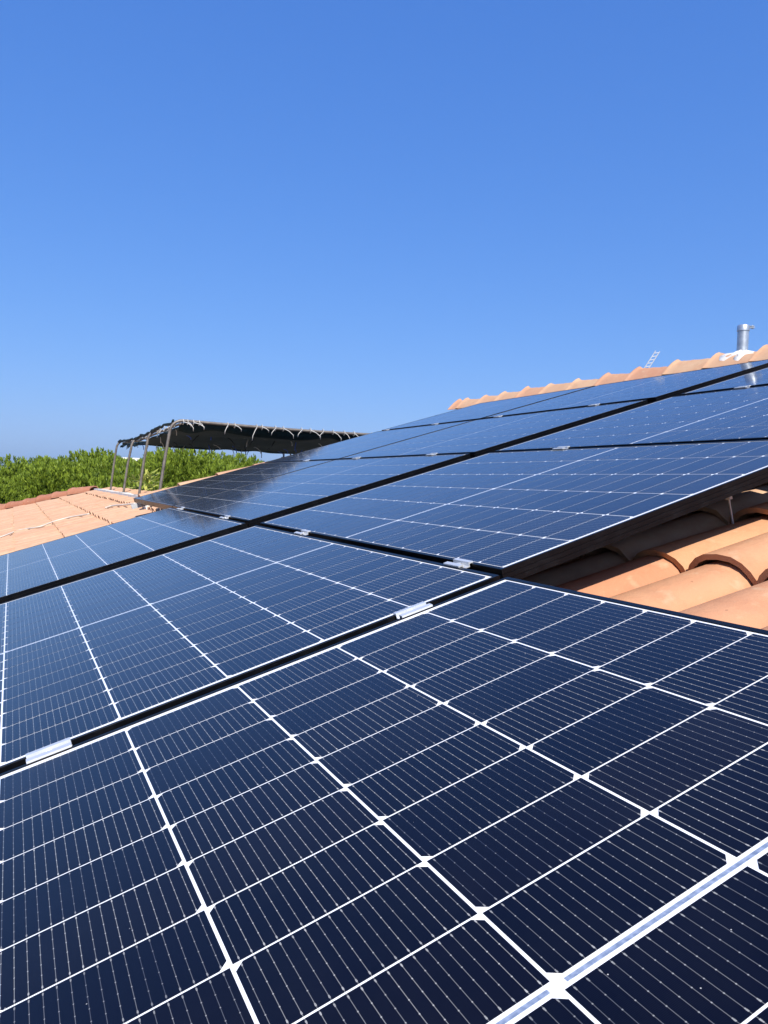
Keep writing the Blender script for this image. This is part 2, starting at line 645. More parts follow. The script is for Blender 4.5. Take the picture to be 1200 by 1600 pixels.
r = random.Random(3)
singles, rest = [], []
for i in range(-5, 13):
    u = TU0 + TE * i
    if u + TE > RIDGE_U - 0.02 or u < -1.3:
        continue
    for k in range(-7, 95):
        l = 0.025 + TP * k
        if l < L0 + .05 or l > hip_l(u + .2) - 0.10:
            continue
        if l > L1 - 0.10 and u > 1.4:
            continue
        right = (0.55 < u < 3.0 and 0.2 < l < 2.2)
        left = (l > 5.15 and -0.6 < u < 1.3)
        singles.append((u, l)) if (right or left) and not under_panels(u, l) else rest.append((u, l))
# the ones that show largest first
camu, caml = 0.339, 0.442
singles.sort(key=lambda p: (p[0] - camu) ** 2 + (p[1] - caml) ** 2)
rest += singles[296:]
singles = singles[:296]
for u, l in singles:
    o = bpy.data.objects.new('roof_tile', r.choice(TILES if l < 2.6 else TILES_LO))
    COL.objects.link(o)
    o.parent = house
    o.matrix_local = tile_matrix(u, l, r)
cov = MB()
lo = TILES_LO[0]
LV = [v.co.copy() for v in lo.vertices]
LF = [tuple(p.vertices) for p in lo.polygons]
for u, l in rest:
    if under_panels(u, l) and r.random() < 0.0:
        continue
    m = tile_matrix(u, l, r)
    cov.add([m @ v for v in LV], LF)
o = obj('covered_roof_tiles', cov.mesh('covered_roof_tiles', M_CLAY_OLD, True, 40), house)
tag(o, kind='stuff')

# ridge tiles: bigger, each with a swollen collar over the next
RT = [tile_mesh('ridge_tile', 0.46, 0.29, 0.262, 0.118, 0.108, 0.018, M_RIDGE, nseg=16, nlen=22, lip=0.022, rough=0.005, peak=1.35, seed=20 + s) for s in range(4)]
ends = [8.47, 8.32, 7.92, 7.545, 7.125, 6.73, 6.325, 5.92, 5.53, 5.105, 4.71, 4.295] + [3.90 - .40 * k for k in range(14)]
for e in ends:
    # x of the tile runs towards the camera (-l), its mouth at the far end
    m = (Matrix.Translation((RIDGE_U + r.uniform(-.012, .012), e + 0.03, -0.104 + 0.028 * max(0.0, min(1.0, (8.4 - e) / 4.2)) + r.uniform(-.008, .006))) @ Matrix.Rotation(PITCH, 4, 'Y')
         @ Matrix.Rotation(math.radians(-90 + r.uniform(-2.5, 2.5)), 4, 'Z') @ Matrix.Rotation(math.radians(r.uniform(1.0, 3.0)), 4, 'Y'))
    obj('ridge_tile', r.choice(RT), house, m)
# mortar bed under the ridge, squeezed out along the tiles' lower edges
mo = MB()
nm = 300
for i in range(nm + 1):
    l = -1.5 + 9.95 * i / nm
    for (du, dz) in ((-0.23, -0.160), (-0.165, -0.105), (-0.09, -0.075), (0.05, -0.075), (0.2, -0.22)):
        mo.V.append((RIDGE_U + du + r.uniform(-.014, .014), l, dz + 0.028 * max(0.0, min(1.0, (8.4 - l) / 4.2)) + r.uniform(-.012, .012)))
for i in range(nm):
    for k in range(4):
        a = i * 5 + k
        mo.F.append((a, a + 1, a + 6, a + 5))
obj('ridge_mortar', mo.mesh('ridge_mortar', M_MORTAR, True), house)

# hip tiles along the far edge of the lower roof
HT = [tile_mesh('hip_tile', 0.50, 0.28, 0.24, 0.098, 0.086, 0.018, M_HIP, nseg=12, nlen=10, lip=0.010, rough=0.006, seed=40 + s) for s in range(3)]
d = (HIP_B - HIP_A)
hl = d.length
dn = d.normalized()
ang = math.atan2(-dn.y, -dn.x)
s = 0.50
while s < hl:
    p = HIP_A + dn * s
    m = (Matrix.Translation(p + Vector((r.uniform(-.01, .01), r.uniform(-.01, .01), r.uniform(-.03, .012)))) @ Matrix.Rotation(ang + math.radians(r.uniform(-5, 5)), 4, 'Z')
         @ Matrix.Rotation(math.radians(r.uniform(.2, 3.5)), 4, 'Y') @ Matrix.Rotation(math.radians(r.uniform(-9, 9)), 4, 'X'))
    obj('hip_tile', r.choice(HT), house, m)
    s += 0.42
# verge tiles at the terrace end of the main roof, proud of the panels' edge
VT = [tile_mesh('verge_tile', 0.44, 0.20, 0.16, 0.085, 0.068, 0.014, M_RIDGE, nseg=8, nlen=2, seed=60 + s) for s in range(2)]
for k in range(10):
    u = 1.30 + 0.37 * k
    m = Matrix.Translation((u, 7.85 + r.uniform(-.01, .01), -0.104 - (0.012 * max(0, k - 2)) + r.uniform(-.004, .004))) @ Matrix.Rotation(math.radians(1.0), 4, 'Y')
    obj('verge_tile', r.choice(VT), house, m)
vb = MB()
vb.box(1.32, 4.99, 7.78, 7.93, DECK + .003, -0.108)
obj('verge_mortar', vb.mesh('verge_mortar', M_MORTAR), house)

# terrace let into the roof: floor and low white parapet
PX = W(1.60, 0, -0.165).x
PZ = W(1.60, 0, -0.165).z
tm = MB()
tm.box(PX + 0.02, 7.2, 7.92, 15.4, -1.15, -1.0)
tag(obj('terrace_floor', tm.mesh('terrace_floor', M_FLOOR)), kind='structure')
pw = empty('parapet_wall', Matrix.Translation((PX, 7.95, -1.0)))
tag(pw, 'low white plastered parapet between tiled roof and terrace, carrying the canopy poles', 'wall')
w_ = MB()
w_.box(-0.09, 0.21, 0.0, 6.6, -4.6, PZ + 1.0 - 0.055)
obj('wall', w_.mesh('parapet_wall', M_WALL), pw)
w_ = MB()
for k in range(7):
    w_.box(-0.11, 0.23, 0.0 + k * .94, 0.932 + k * .94, PZ + 1.0 - 0.055 + 0.002, PZ + 1.0 + 0.004 * (k % 2))
obj('coping', w_.mesh('coping', M_MORTAR), pw)

# ------------------------------------------------------------------ solar panels
PL, PU, PH = 1.722, 1.134, 0.035
CW, CL = 0.1813, 0.0905          # half cell, across and along
CPITCH, RPITCH, HALFGAP = 0.1845, 0.0930, 0.0050


def frame_mesh():
    # section: inset from the outer edge, height
    prof = [(0.0, -PH), (0.0, -.0245), (.0012, -.0240), (.0012, -.0225), (0, -.0220), (0, -.0130), (.0012, -.0125), (.0012, -.0110), (0, -.0105),
            (0, -.0006), (.0006, 0.0), (.0104, 0.0), (.0110, -.0005), (.0110, -.0020), (.0030, -.0060), (.0030, -.0330), (.0280, -.0330), (.0280, -PH)]
    mb = MB()
    n = len(prof)
    for cx, cy in ((0, 0), (1, 0), (1, 1), (0, 1)):
        for d_, z in prof:
            e_ = d_ - 0.0033 if 0.010 < d_ < 0.012 else d_
            mb.V.append((cx * PU + (d_ if cx == 0 else -d_), cy * PL + (e_ if cy == 0 else -e_), z))
    for c in range(4):
        c2_ = (c + 1) % 4
        for k in range(n):
            k2 = (k + 1) % n
            mb.F.append((c * n + k, c2_ * n + k, c2_ * n + k2, c * n + k2))
    return mb.mesh('frame', M_FRAME)


ME_FRAME = frame_mesh()
mb = MB()
mb.box(0.0105, PU - .0105, 0.0073, PL - .0073, -.0055, -.0016)
ME_SHEET = mb.mesh('backsheet', M_SHEET)
ME_SHEET.materials.append(M_DECK)
ME_SHEET.polygons[0].material_index = 1      # underside made dark to cut the light bounced beneath the panels


def cell_mesh(sign):
    """half cell with its two clipped corners at the +y (sign 1) or -y end"""
    c = 0.0080
    hw, hl_ = CW / 2, CL / 2
    P = [(-hw, -hl_), (hw, -hl_), (hw, hl_ - c), (hw - c, hl_), (-hw + c, hl_), (-hw, hl_ - c)]
    if sign < 0:
        P = [(-x, -y) for x, y in P]
    n_ = len(P)
    V = [(x, y, 0.0004) for x, y in P] + [(x, y, 0.0) for x, y in P]
    F = [tuple(range(n_))] + [(i, i + n_, (i + 1) % n_ + n_, (i + 1) % n_) for i in range(n_)]
    return mesh_from('solar_cell', V, F, M_CELL)


ME_CELL = {1: cell_mesh(1), -1: cell_mesh(-1)}
mb = MB()
mb.box(-.270, .270, -.0021, .0021, 0, .0003)
ME_RIBBON = mb.mesh('bus_ribbon', M_RIB)
mb = MB()
mb.box(-.05, .05, -.055, .055, -.030, -.012)
mb.box(-.012, .012, -.30, -.055, -.026, -.020)
ME_JBOX = mb.mesh('junction_box', M_FRAME)

CELLZ = -0.0016


def make_panel(u, l, label, dz=0.0):
    t = empty('solar_panel', ROOF @ Matrix.Translation((u, l, dz)))
    tag(t, label, 'solar panel', 'solar panels covering the tiled roof')
    obj('frame', ME_FRAME, t)
    obj('backsheet', ME_SHEET, t)
    for j in range(6):
        cu = PU / 2 + (j - 2.5) * CPITCH
        sg = -1 if j % 2 else 1                # j = 5 is the topmost column: clipped at the near end
        for half in (-1, 1):
            for k in range(9):
                cl = PL / 2 + half * (HALFGAP + RPITCH * (k + 0.5))
                o = bpy.data.objects.new('solar_cell', ME_CELL[sg])
                COL.objects.link(o)
                o.parent = t
                o.matrix_local = Matrix.Translation((cu, cl, CELLZ))
    for sx in (-1, 1):
        obj('bus_ribbon', ME_RIBBON, t, Matrix.Translation((PU / 2 + sx * 0.2775, PL / 2, CELLZ)))
    obj('junction_box', ME_JBOX, t, Matrix.Translation((PU / 2, PL / 2, 0)))
    return t


LA, LB, LC, LD = 0.0, 1.749, 3.628, 3.676
QU, RU, SU = 1.160, 2.322, 3.515
B2 = 1.7795
B4 = LD + PL + 0.020
panels = [
    (0.0, LA, 'nearest solar panel, filling the bottom of the view with large dark navy cells'),
    (0.0, LB, 'solar panel just beyond the nearest one, two silver clamps along their shared edge'),
    (0.0, LC, 'solar panel at the left edge beside the bare tiled lower roof'),
    (QU, B2, 'solar panel overhanging the bare barrel tiles, its dusty black frame end in view'),
    (QU, LD, 'solar panel half mirroring the dark canopy, next to the four panel corner'),
    (QU, B4, 'dark mirroring solar panel nearest the canopy poles, at the lower far corner of the array'),
    (RU, B2, 'solar panel at the right edge directly above the panel overhanging the bare tiles'),
    (RU, LD, 'solar panel in the third row up, just left of the wide black gap'),
    (RU, B4 + 0.012, 'far solar panel in the third row up, its edge cutting off the canopy end'),
    (SU, B2, 'solar panel below the vent pipe at the right edge, mirroring the pipe'),
    (SU, LD, 'top row solar panel beneath the little ladder, between two black gaps'),
    (SU, B4 + 0.028, 'farthest top row solar panel, under the end of the ridge tiles'),
]
for p in panels:
    make_panel(*p)

# clamps
def clamp_mesh(length=0.066, half=0.019):
    mb = MB()
    # two wings on the frames, a trough between
    prof = [(-half, .0006), (-half, .0042), (-.0075, .0048), (-.0060, -.004), (.0060, -.004), (.0075, .0048), (half, .0042), (half, .0006), (.0095, .0006), (.0085, -.0065), (-.0085, -.0065), (-.0095, .0006)]
    n_ = len(prof)
    for x in (-length / 2, length / 2):
        for y, z in prof:
            mb.V.append((x, y, z))
    for k in range(n_):
        k2 = (k + 1) % n_
        mb.F.append((k, k2, n_ + k2, n_ + k))
    for idx in ((0, 1, 2, 11), (2, 3, 10, 11), (3, 4, 9, 10), (4, 5, 8, 9), (5, 6, 7, 8)):
        mb.F.append(idx[::-1])
        mb.F.append(tuple(i + n_ for i in idx))
    return mb.mesh('clamp_body', M_ALU)


ME_CLAMP = clamp_mesh()
mb = MB()
mb.lathe([(.0048, -.030), (.0048, -.0040), (.0062, -.0038), (.0062, .0012), (.0030, .0012), (.0030, -.001), (.0001, -.001)], 12)
ME_BOLT = mb.mesh('bolt', M_ALU, True, 40)


def make_clamp(u, l, along_u, label, group=None, z=0.0):
    t = empty('mid_clamp', ROOF @ Matrix.Translation((u, l, z)) @ Matrix.Rotation(0 if along_u else math.pi / 2, 4, 'Z'))
    tag(t, label, 'clamp', 'silver clamps between the panels')
    obj('clamp_body', ME_CLAMP, t)
    obj('bolt', ME_BOLT, t)


gA = (PL + LB) / 2
make_clamp(0.270, gA, True, 'silver clamp at the left edge, between the nearest panel and the next')
make_clamp(0.925, gA, True, 'silver clamp near the four panel corner, between the nearest panel and the next')
gP = (PU + QU) / 2
gQ = (QU + PU + RU) / 2
gR = (RU + PU + SU) / 2
for u, l, lab in (
        (gP, 1.930, 'silver clamp at the near lower corner of the panel overhanging the tiles'),
        (gP, 2.960, 'silver clamp at the far lower corner of the panel overhanging the tiles'),
        (gP, 4.030, 'silver clamp left of the four panel corner, below the panel mirroring the canopy'),
        (gP, 5.080, 'silver clamp at the upper far corner of the left edge panel'),
        (gQ, 3.000, 'silver clamp above the panel overhanging the tiles, right of the wide black gap'),
        (gQ, 4.080, 'silver clamp in the second gap up, first left of the wide black gap'),
        (gQ, 5.080, 'silver clamp in the second gap up, second left of the wide black gap'),
        (gQ, 6.030, 'silver clamp in the second gap up, third left of the wide black gap'),
        (gR, 3.090, 'silver clamp in the top gap at the right edge, below the vent pipe'),
        (gR, 4.140, 'silver clamp in the top gap, first left of the wide black gap'),
        (gR, 5.160, 'silver clamp in the top gap, second left of the wide black gap'),
        (gR, 6.080, 'silver clamp in the top gap, third left of the wide black gap'),
        (gR, 7.000, 'silver clamp in the top gap at the far edge of the array')):
    make_clamp(u, l, False, lab)

# rails and the bolts that hold them off the tiles
def rail_mesh(length):
    mb = MB()
    prof = [(-.018, 0), (-.018, .038), (-.007, .038), (-.007, .030), (.007, .030), (.007, .038), (.018, .038), (.018, 0)]
    n_ = len(prof)
    for x in (0, length):
        for y, z in prof:
            mb.V.append((x, y, z))
    for k in range(n_):
        k2 = (k + 1) % n_
        mb.F.append((k, n_ + k, n_ + k2, k2))
    for idx in ((0, 1, 2, 3), (0, 3, 4, 7), (4, 5, 6, 7)):
        mb.F.append(idx)
        mb.F.append(tuple(i + n_ for i in idx)[::-1])
    return mb.mesh('rail', M_ALU)


mb = MB()
mb.tube([(0, 0, -.19), (0, 0, -.030)], .0035, 8)
mb.lathe([(.010, -.060), (.010, -.052)], 6)
ME_HANGER = mb.mesh('hanger_bolt', M_GALV)
for l, u0, u1, lab in (
        (1.930, 1.12, 4.60, 'aluminium rail hidden under the overhanging panel, nearest the bare tiles'),
        (2.960, 0.10, 4.60, 'aluminium rail under the panels just right of the wide black gap'),
        (4.060, 0.10, 4.60, 'aluminium rail under the panels just left of the wide black gap'),
        (5.085, 0.10, 4.60, 'aluminium rail with its end shown beside the left edge panel'),
        (6.050, 1.18, 4.60, 'aluminium rail under the middle of the farthest panels'),
        (7.000, 1.11, 4.60, 'aluminium rail along the far edge of the array')):
    t = empty('mounting_rail', ROOF @ Matrix.Translation((u0, l, -PH - .0395)))
    tag(t, lab, 'rail', 'aluminium mounting rails under the panels')
    obj('rail', rail_mesh(u1 - u0), t)
    for k in range(int((u1 - u0) / 0.75) + 1):
        obj('hanger_bolt', ME_HANGER, t, Matrix.Translation((0.15 + 0.745 * k, 0.024, 0.035)))

# ------------------------------------------------------------------ vent pipe, ladder
def up_here(u, l, z):
    return Matrix.Translation(W(u, l, z))


vp = empty('vent_pipe', up_here(5.27, 4.545, 0.012))
tag(vp, 'galvanised vent pipe standing in white mortar on the roof ridge', 'pipe')
mb = MB()
mb.lathe([(.0390, -.10), (.0390, .168), (.0370, .168), (.0370, .1)], 28)
obj('pipe', mb.mesh('pipe', M_GALV, True, 40), vp)
mb = MB()
mb.lathe([(.0435, .160), (.0435, .194), (.040, .201), (.022, .207), (.0001, .208)], 28)
obj('cap', mb.mesh('cap', M_GALV, True, 35), vp)
mb = MB()
mb.box(.036, .083, -.012, .012, .186, .190)
mb.box(.036, .081, -.012, .012, .196, .200)
mb.tube([(.070, 0, .180), (.070, 0, .208)], .0055, 8)
ob = obj('clamp_tab', mb.mesh('clamp_tab', M_GALV), vp, Matrix.Rotation(math.radians(-20), 4, 'Z'))
mb = MB()
nr = 22
for i, (rr, z) in enumerate(((.041, .014), (.047, .008), (.060, .000), (.080, -.018), (.10, -.05), (.12, -.12))):
    for k in range(nr):
        a = 2 * math.pi * k / nr
        q = rr * (1 + 0.22 * r.uniform(-1, 1) * (i > 0)) * (1 + 0.7 * abs(math.sin(a)) * (i > 1))
        mb.V.append((q * math.cos(a), q * math.sin(a), z + r.uniform(-.006, .006)))
for i in range(5):
    for k in range(nr):
        k2 = (k + 1) % nr
        mb.F.append((i * nr + k, (i + 1) * nr + k, (i + 1) * nr + k2, i * nr + k2))
obj('mortar_collar', mb.mesh('mortar_collar', M_MORTAR, True), vp)

ld = empty('ladder', up_here(5.38, 5.64, -0.01))
tag(ld, 'little aluminium ladder-like strip sticking up at a slant behind the ridge tiles', 'ladder')
# axis leans towards the right of the view
A = W(5.38, 5.640, -0.01)
tip = W(5.38, 5.490, 0.172)
ax = tip - A
ax = Vector((0.070, ax.y * 0.50, ax.z))
side = Vector((0.80, -0.45, 0.15)).normalized() * 0.021
for sgn in (-1, 1):
    mb = MB()
    mb.tube([side * sgn + ax * -0.75, side * sgn + ax * (1.0 if sgn < 0 else 0.93)], 0.0046, 6)
    obj('rail', mb.mesh('ladder_rail', M_LADDER), ld)
for k in range(7):
    p = ax * (-0.12 + 0.165 * k)
    mb = MB()
    mb.tube([p - side, p + side], 0.0038, 6)
    obj('rung', mb.mesh('rung', M_LADDER), ld)

# ------------------------------------------------------------------ canopy on the terrace
CX = 1.62
poles = [(8.48, 1.115), (9.88, 1.085), (11.24, 1.055), (12.87, 1.085)]
X2 = 4.55
cn = empty('canopy', Matrix.Translation((CX, 8.48, PZ)))
tag(cn, 'terrace canopy of dark green shade cloth tied over four bent brown steel tubes', 'canopy')
o0 = Vector((CX, 8.48, PZ))
lean = [0.02, 0.01, 0.015, 0.0]
for (y, zt), ln in zip(poles, lean):
    mb = MB()
    rad = 0.0155
    R_ = 0.13
    pts = [(CX - .07 - ln, y, PZ - 0.02), (CX - .035 - ln * .5, y, PZ + .35)]
    for k in range(7):
        a = math.pi / 2 * k / 6
        pts.append((CX + R_ - R_ * math.cos(a), y, zt - R_ + R_ * math.sin(a)))
    n_ = 8
    for k in range(1, n_):
        f = k / n_
        pts.append((CX + R_ + (X2 - 2 * R_ - CX) * f, y, zt - 0.016 * math.sin(math.pi * f)))
    for k in range(7):
        a = math.pi / 2 * k / 6
        pts.append((X2 - R_ + R_ * math.sin(a), y, zt - R_ + R_ * math.cos(a)))
    pts.append((X2, y, -1.0))
    mb.tube([Vector(p) - o0 for p in pts], rad, 10)
    pole = obj('bent_tube', mb.mesh('bent_tube', M_TUBE, True, 50), cn)
    mb = MB()
    mb.box(CX - .07 - ln - .05, CX - .07 - ln + .05, y - .05, y + .05, PZ - .003, PZ + .007)
    mb.V = [tuple(Vector(v) - o0) for v in mb.V]
    obj('base_plate', mb.mesh('base_plate', M_TUBE), pole)
# the cloth's rolled left edge, gathered over the bends
er = random.Random(8)
mb = MB()
pts, rr_ = [], []
for k in range(34):
    y = 8.50 + 4.42 * k / 33
    pts.append(Vector((CX + .045 + er.uniform(-.015, .015), y, float(np.interp(y, [p[0] for p in poles], [p[1] for p in poles])) - .012 + er.uniform(-.012, .012))) - o0)
    rr_.append(er.uniform(.011, .022))
mb.tube(pts, rr_, 7)
obj('rolled_hem', mb.mesh('rolled_hem', M_CLOTH, True), cn)
# two straight tubes along the edges
for x, dz in ((CX + .10, -.035), (X2 - .12, -.035)):
    mb = MB()
    mb.tube([Vector((x, poles[0][0] - .05, poles[0][1] + dz)) - o0, Vector((x, poles[1][0], poles[1][1] + dz)) - o0, Vector((x, poles[2][0], poles[2][1] + dz)) - o0,
             Vector((x, poles[3][0] + .05, poles[3][1] + dz)) - o0], .012, 8)
    obj('edge_tube', mb.mesh('edge_tube', M_TUBE, True), cn)
# small lattice rail on the far right
mb = MB()
for x in (4.30, 4.42, 4.56, 4.72, 4.9):
    mb.tube([Vector((x, 13.0, .2)) - o0, Vector((x, 13.0, 1.06)) - o0], .014, 6)
for z in (.96, .90):
    mb.tube([Vector((4.26, 13.0, z)) - o0, Vector((5.0, 13.0, z)) - o0], .010, 6)
obj('rear_bracket', mb.mesh('rear_bracket', M_DARKTIE), cn)
# the cloth, sagging between the tubes
ys = [p[0] for p in poles]
zs = [p[1] for p in poles]
mb = MB()
NX, NY = 44, 66
cr = random.Random(5)
for j in range(NY + 1):
    y = 8.52 + (12.95 - 8.52) * j / NY
    z0 = float(np.interp(y, ys, zs))
    seg = float(np.interp(y, ys, range(4)))
    sag = math.sin(math.pi * (seg % 1)) if seg < 3 else 0
    for i in range(NX + 1):
        f = i / NX
        x = CX + 0.06 + (X2 - CX - .12) * f + (0.02 * math.sin(y * 7.3) if i == 0 else 0)
        edge = min(f, 1 - f)
        dz = -0.030 - 0.022 * sag * (1 - math.exp(-edge * 9)) + 0.010 * math.sin(x * 9 + 1.3 * y) * sag + 0.006 * math.sin(23 * x - 5 * y)
        if edge < 0.04:
            dz -= 0.05 * (1 - edge / 0.04)
        if i == 0:
            dz -= 0.03 * abs(math.sin(y * 5.1)) + cr.uniform(-.012, .012)
        if j == 0:
            dz += -0.004 * cr.random()
        mb.V.append((x - o0.x, y - o0.y, z0 + dz - o0.z))
for j in range(NY):
    for i in range(NX):
        a = j * (NX + 1) + i
        mb.F.append((a, a + 1, a + NX + 2, a + NX + 1))
# a short hem hanging from the near tube and the far one
for (yy, zz, drop) in ((8.50, poles[0][1], 0.10), (12.96, poles[3][1], 0.045)):
    b = len(mb.V)
    for i in range(NX + 1):
        f = i / NX
        x = CX + 0.10 + (X2 - CX - .20) * f
        w = 0.5 + 0.5 * math.sin(f * 21 + math.sin(f * 9) * 2)
        mb.V.append((x - o0.x, yy - o0.y, zz - .018 - o0.z))
        mb.V.append((x - o0.x, yy + 0.05 + 0.02 * w - o0.y, zz - .018 - drop * (0.55 + .45 * w) - o0.z))
    for i in range(NX):
        mb.F.append((b + 2 * i, b + 2 * i + 2, b + 2 * i + 3, b + 2 * i + 1))
me = mb.mesh('shade_cloth', M_CLOTH, True)
oc = obj('shade_cloth', me, cn)
sm = oc.modifiers.new('thickness', 'SOLIDIFY')
sm.thickness = 0.003


def tie(p, drop, out, mat, tr, rad=0.0040, loop=True):
    mb = MB()
    p = Vector(p)
    if loop:
        pts = []
        for k in range(9):
            a = 2 * math.pi * k / 8
            pts.append(p + Vector((0, 0.027 * math.cos(a), 0.027 * math.sin(a))))
        mb.tube([q - o0 for q in pts], rad * .8, 6)
    q = [p + Vector((0, -.028, 0)), p + Vector((out * .5, -.05, -drop * .25)), p + Vector((out, -.05, -drop * .65)), p + Vector((out * 1.05, -.04, -drop))]
    mb.tube([v - o0 for v in q], rad * .85, 6)
    obj('cable_tie', mb.mesh('cable_tie', mat, True), tr)


# ties along the near tube (in view as pale loops with dangling tails)
for f, drop, out in ((.045, .05, .07), (.06, .09, .05), (.08, .06, .10), (.10, .07, .04), (.20, .10, -.035), (.225, .06, .06), (.305, .15, -.05), (.325, .05, .06), (.375, .08, -.05), (.405, .10, .10), (.475, .08, -.05),
                     (.51, .09, .10), (.56, .07, -.05), (.60, .10, .08), (.645, .09, .05), (.685, .13, .07), (.76, .12, -.04), (.80, .08, .07), (.87, .1, .05), (.94, .1, -.05)):
    x = CX + (X2 - CX) * f
    tie((x, 8.48, poles[0][1] - 0.012), drop, out, M_TIE, cn)
# ties along the left edge
for y, drop, out, m_ in ((8.7, .07, -.05, M_TIE), (8.85, .10, .04, M_TIE), (9.05, .06, -.06, M_TIE), (9.3, .12, .03, M_TIE), (9.55, .08, -.04, M_TIE), (9.75, .13, .03, M_TIE), (10.2, .07, -.10, M_DARKTIE), (10.6, .13, .02, M_TIE),
                         (11.0, .08, -.04, M_DARKTIE), (11.7, .10, .05, M_DARKTIE), (12.2, .12, -.03, M_DARKTIE), (12.6, .10, .03, M_DARKTIE)):
    tie((CX + .09, y, float(np.interp(y, ys, zs)) - .025), drop, out, m_, cn)
# ties on the inner tubes and the far edge, some of them blue
for y0, z0 in poles[1:]:
    for k in range(13):
        x = CX + .3 + (X2 - CX - .5) * (k + cr.random() * .8) / 13
        tie((x, y0, z0 - .03), cr.uniform(.04, .13), cr.uniform(-.09, .12), cr.choice([M_BLUE, M_BLUE, M_TIE, M_DARKTIE]), cn, 0.0065, False)

# ------------------------------------------------------------------ cables and mortar on the lower roof
def cable(pts, rad, label, name='cable'):
    # smooth the points
    P = [Vector(p) for p in pts]
    out = []
    for i in range(len(P) - 1):
        p0, p1, p2, p3 = P[max(i - 1, 0)], P[i], P[i + 1], P[min(i + 2, len(P) - 1)]
        for k in range(6):
            t_ = k / 6
            out.append(0.5 * ((2 * p1) + (p2 - p0) * t_ + (2 * p0 - 5 * p1 + 4 * p2 - p3) * t_ ** 2 + (3 * p1 - p0 - 3 * p2 + p3) * t_ ** 3))
    out.append(P[-1])
    mb = MB()
    mb.tube(out, rad, 8)
    o = obj(name, mb.mesh(name, M_CABLE, True), None, ROOF)
    tag(o, label, 'cable')


CZ = -0.150
cable([(-.25, 8.9, CZ), (.07, 9.15, CZ), (.26, 9.40, CZ), (.44, 9.10, CZ), (.61, 9.3, CZ), (.77, 9.25, CZ), (.92, 8.95, CZ)], 0.0075, 'long white cable lying across the tiles of the lower roof')
cable([(1.10, 9.05, CZ + .01), (1.17, 9.1, CZ + .01), (1.25, 8.75, CZ + .01), (1.33, 8.5, CZ + .01)], 0.009, 'short white cable end on the tiles near the far frame corner')

# ------------------------------------------------------------------ trees, shrub and the white house beyond
def tufts(centers, dirs, rr, needles, length, width, spread):
    """clumps of narrow blades; returns verts, faces, tone"""
    n_ = len(centers)
    tot = n_ * needles
    c = np.repeat(centers, needles, axis=0)
    dvec = np.repeat(dirs, needles, axis=0) + rr.normal(0, spread, (tot, 3))
    dvec /= np.linalg.norm(dvec, axis=1, keepdims=True)
    ln = length * rr.uniform(.6, 1.15, (tot, 1))
    base = c + np.repeat(dirs, needles, axis=0) * rr.uniform(-.6, .25, (tot, 1)) * length + rr.normal(0, .012, (tot, 3))
    side_ = np.cross(dvec, rr.normal(0, 1, (tot, 3)))
    side_ /= np.linalg.norm(side_, axis=1, keepdims=True)
    w = width
    v = np.stack([base, base + dvec * ln * .6 + side_ * w * .5, base + dvec * ln, base + dvec * ln * .6 - side_ * w * .5], axis=1).reshape(-1, 3)
    f = np.arange(tot * 4).reshape(-1, 4)
    tone = np.clip(np.repeat(rr.uniform(0, 1, n_), needles) * .75 + rr.uniform(0, .25, tot), 0, 1)
    return v, f, np.repeat(tone, 4)


def fast_mesh(name, v, f, tone, mat):
    me = bpy.data.meshes.new(name)
    nv, nf, k = len(v), len(f), f.shape[1]
    me.vertices.add(nv)
    me.loops.add(nf * k)
    me.polygons.add(nf)
    me.vertices.foreach_set('co', v.astype(np.float32).ravel())
    me.loops.foreach_set('vertex_index', f.astype(np.int32).ravel())
    me.polygons.foreach_set('loop_start', (np.arange(nf) * k).astype(np.int32))
    at = me.attributes.new('tone', 'FLOAT', 'POINT')
    at.data.foreach_set('value', tone.astype(np.float32))
    me.materials.append(mat)
    me.update(calc_edges=True)
    me.validate()
    return me


def crown_mesh(name, rx, ry, rz, n_, rr, needles=16):
    # a lumpy dome: several lobes, tufts over and just inside their skins, pointing up and out
    lobes = []
    for k in range(16):
        a = rr.uniform(0, 2 * math.pi)
        q = math.sqrt(rr.uniform(0, 1)) * .78
        h = (1 - q * q) * .62 + rr.uniform(-.16, .02)
        lobes.append((q * math.cos(a) * rx, q * math.sin(a) * ry, h * rz, rr.uniform(.30, .46) * rx))
    per = n_ // len(lobes)
    C, D = [], []
    for x, y, z, s_ in lobes:
        dv = rr.normal(0, 1, (per, 3))
        dv[:, 2] = np.abs(dv[:, 2]) * 1.0 - .45
        dv /= np.linalg.norm(dv, axis=1, keepdims=True)
        q = s_ * (1 - np.abs(rr.normal(0, .16, (per, 1))))
        C.append(np.array([x, y, z]) + dv * q * np.array([1, 1, .85]))
        dd = dv * .5 + np.array([0, 0, 1.0])
        D.append(dd / np.linalg.norm(dd, axis=1, keepdims=True))
    C, D = np.concatenate(C), np.concatenate(D)
    v, f, tone = tufts(C, D, rr, needles, .112, .030, .30)
    return fast_mesh(name, v, f, tone, M_PINE)


CROWNS = [crown_mesh('crown', 2.3, 2.1, 1.75, 11000, rng, 13) for _ in range(3)]


def trunk_mesh(h):
    mb = MB()
    mb.tube([(0, 0, 0), (.05, .02, h * .45), (-.03, .05, h * .8), (.02, 0, h)], [.20, .16, .13, .07], 9)
    for k in range(6):
        a = k * 1.05 + random.random()
        z = h * (.62 + .06 * k)
        mb.tube([(0, .03, z), (.7 * math.cos(a), .7 * math.sin(a), z + .35), (1.35 * math.cos(a), 1.35 * math.sin(a), z + .8)], [.075, .05, .02], 6)
    return mb.mesh('trunk', M_BARK, True)


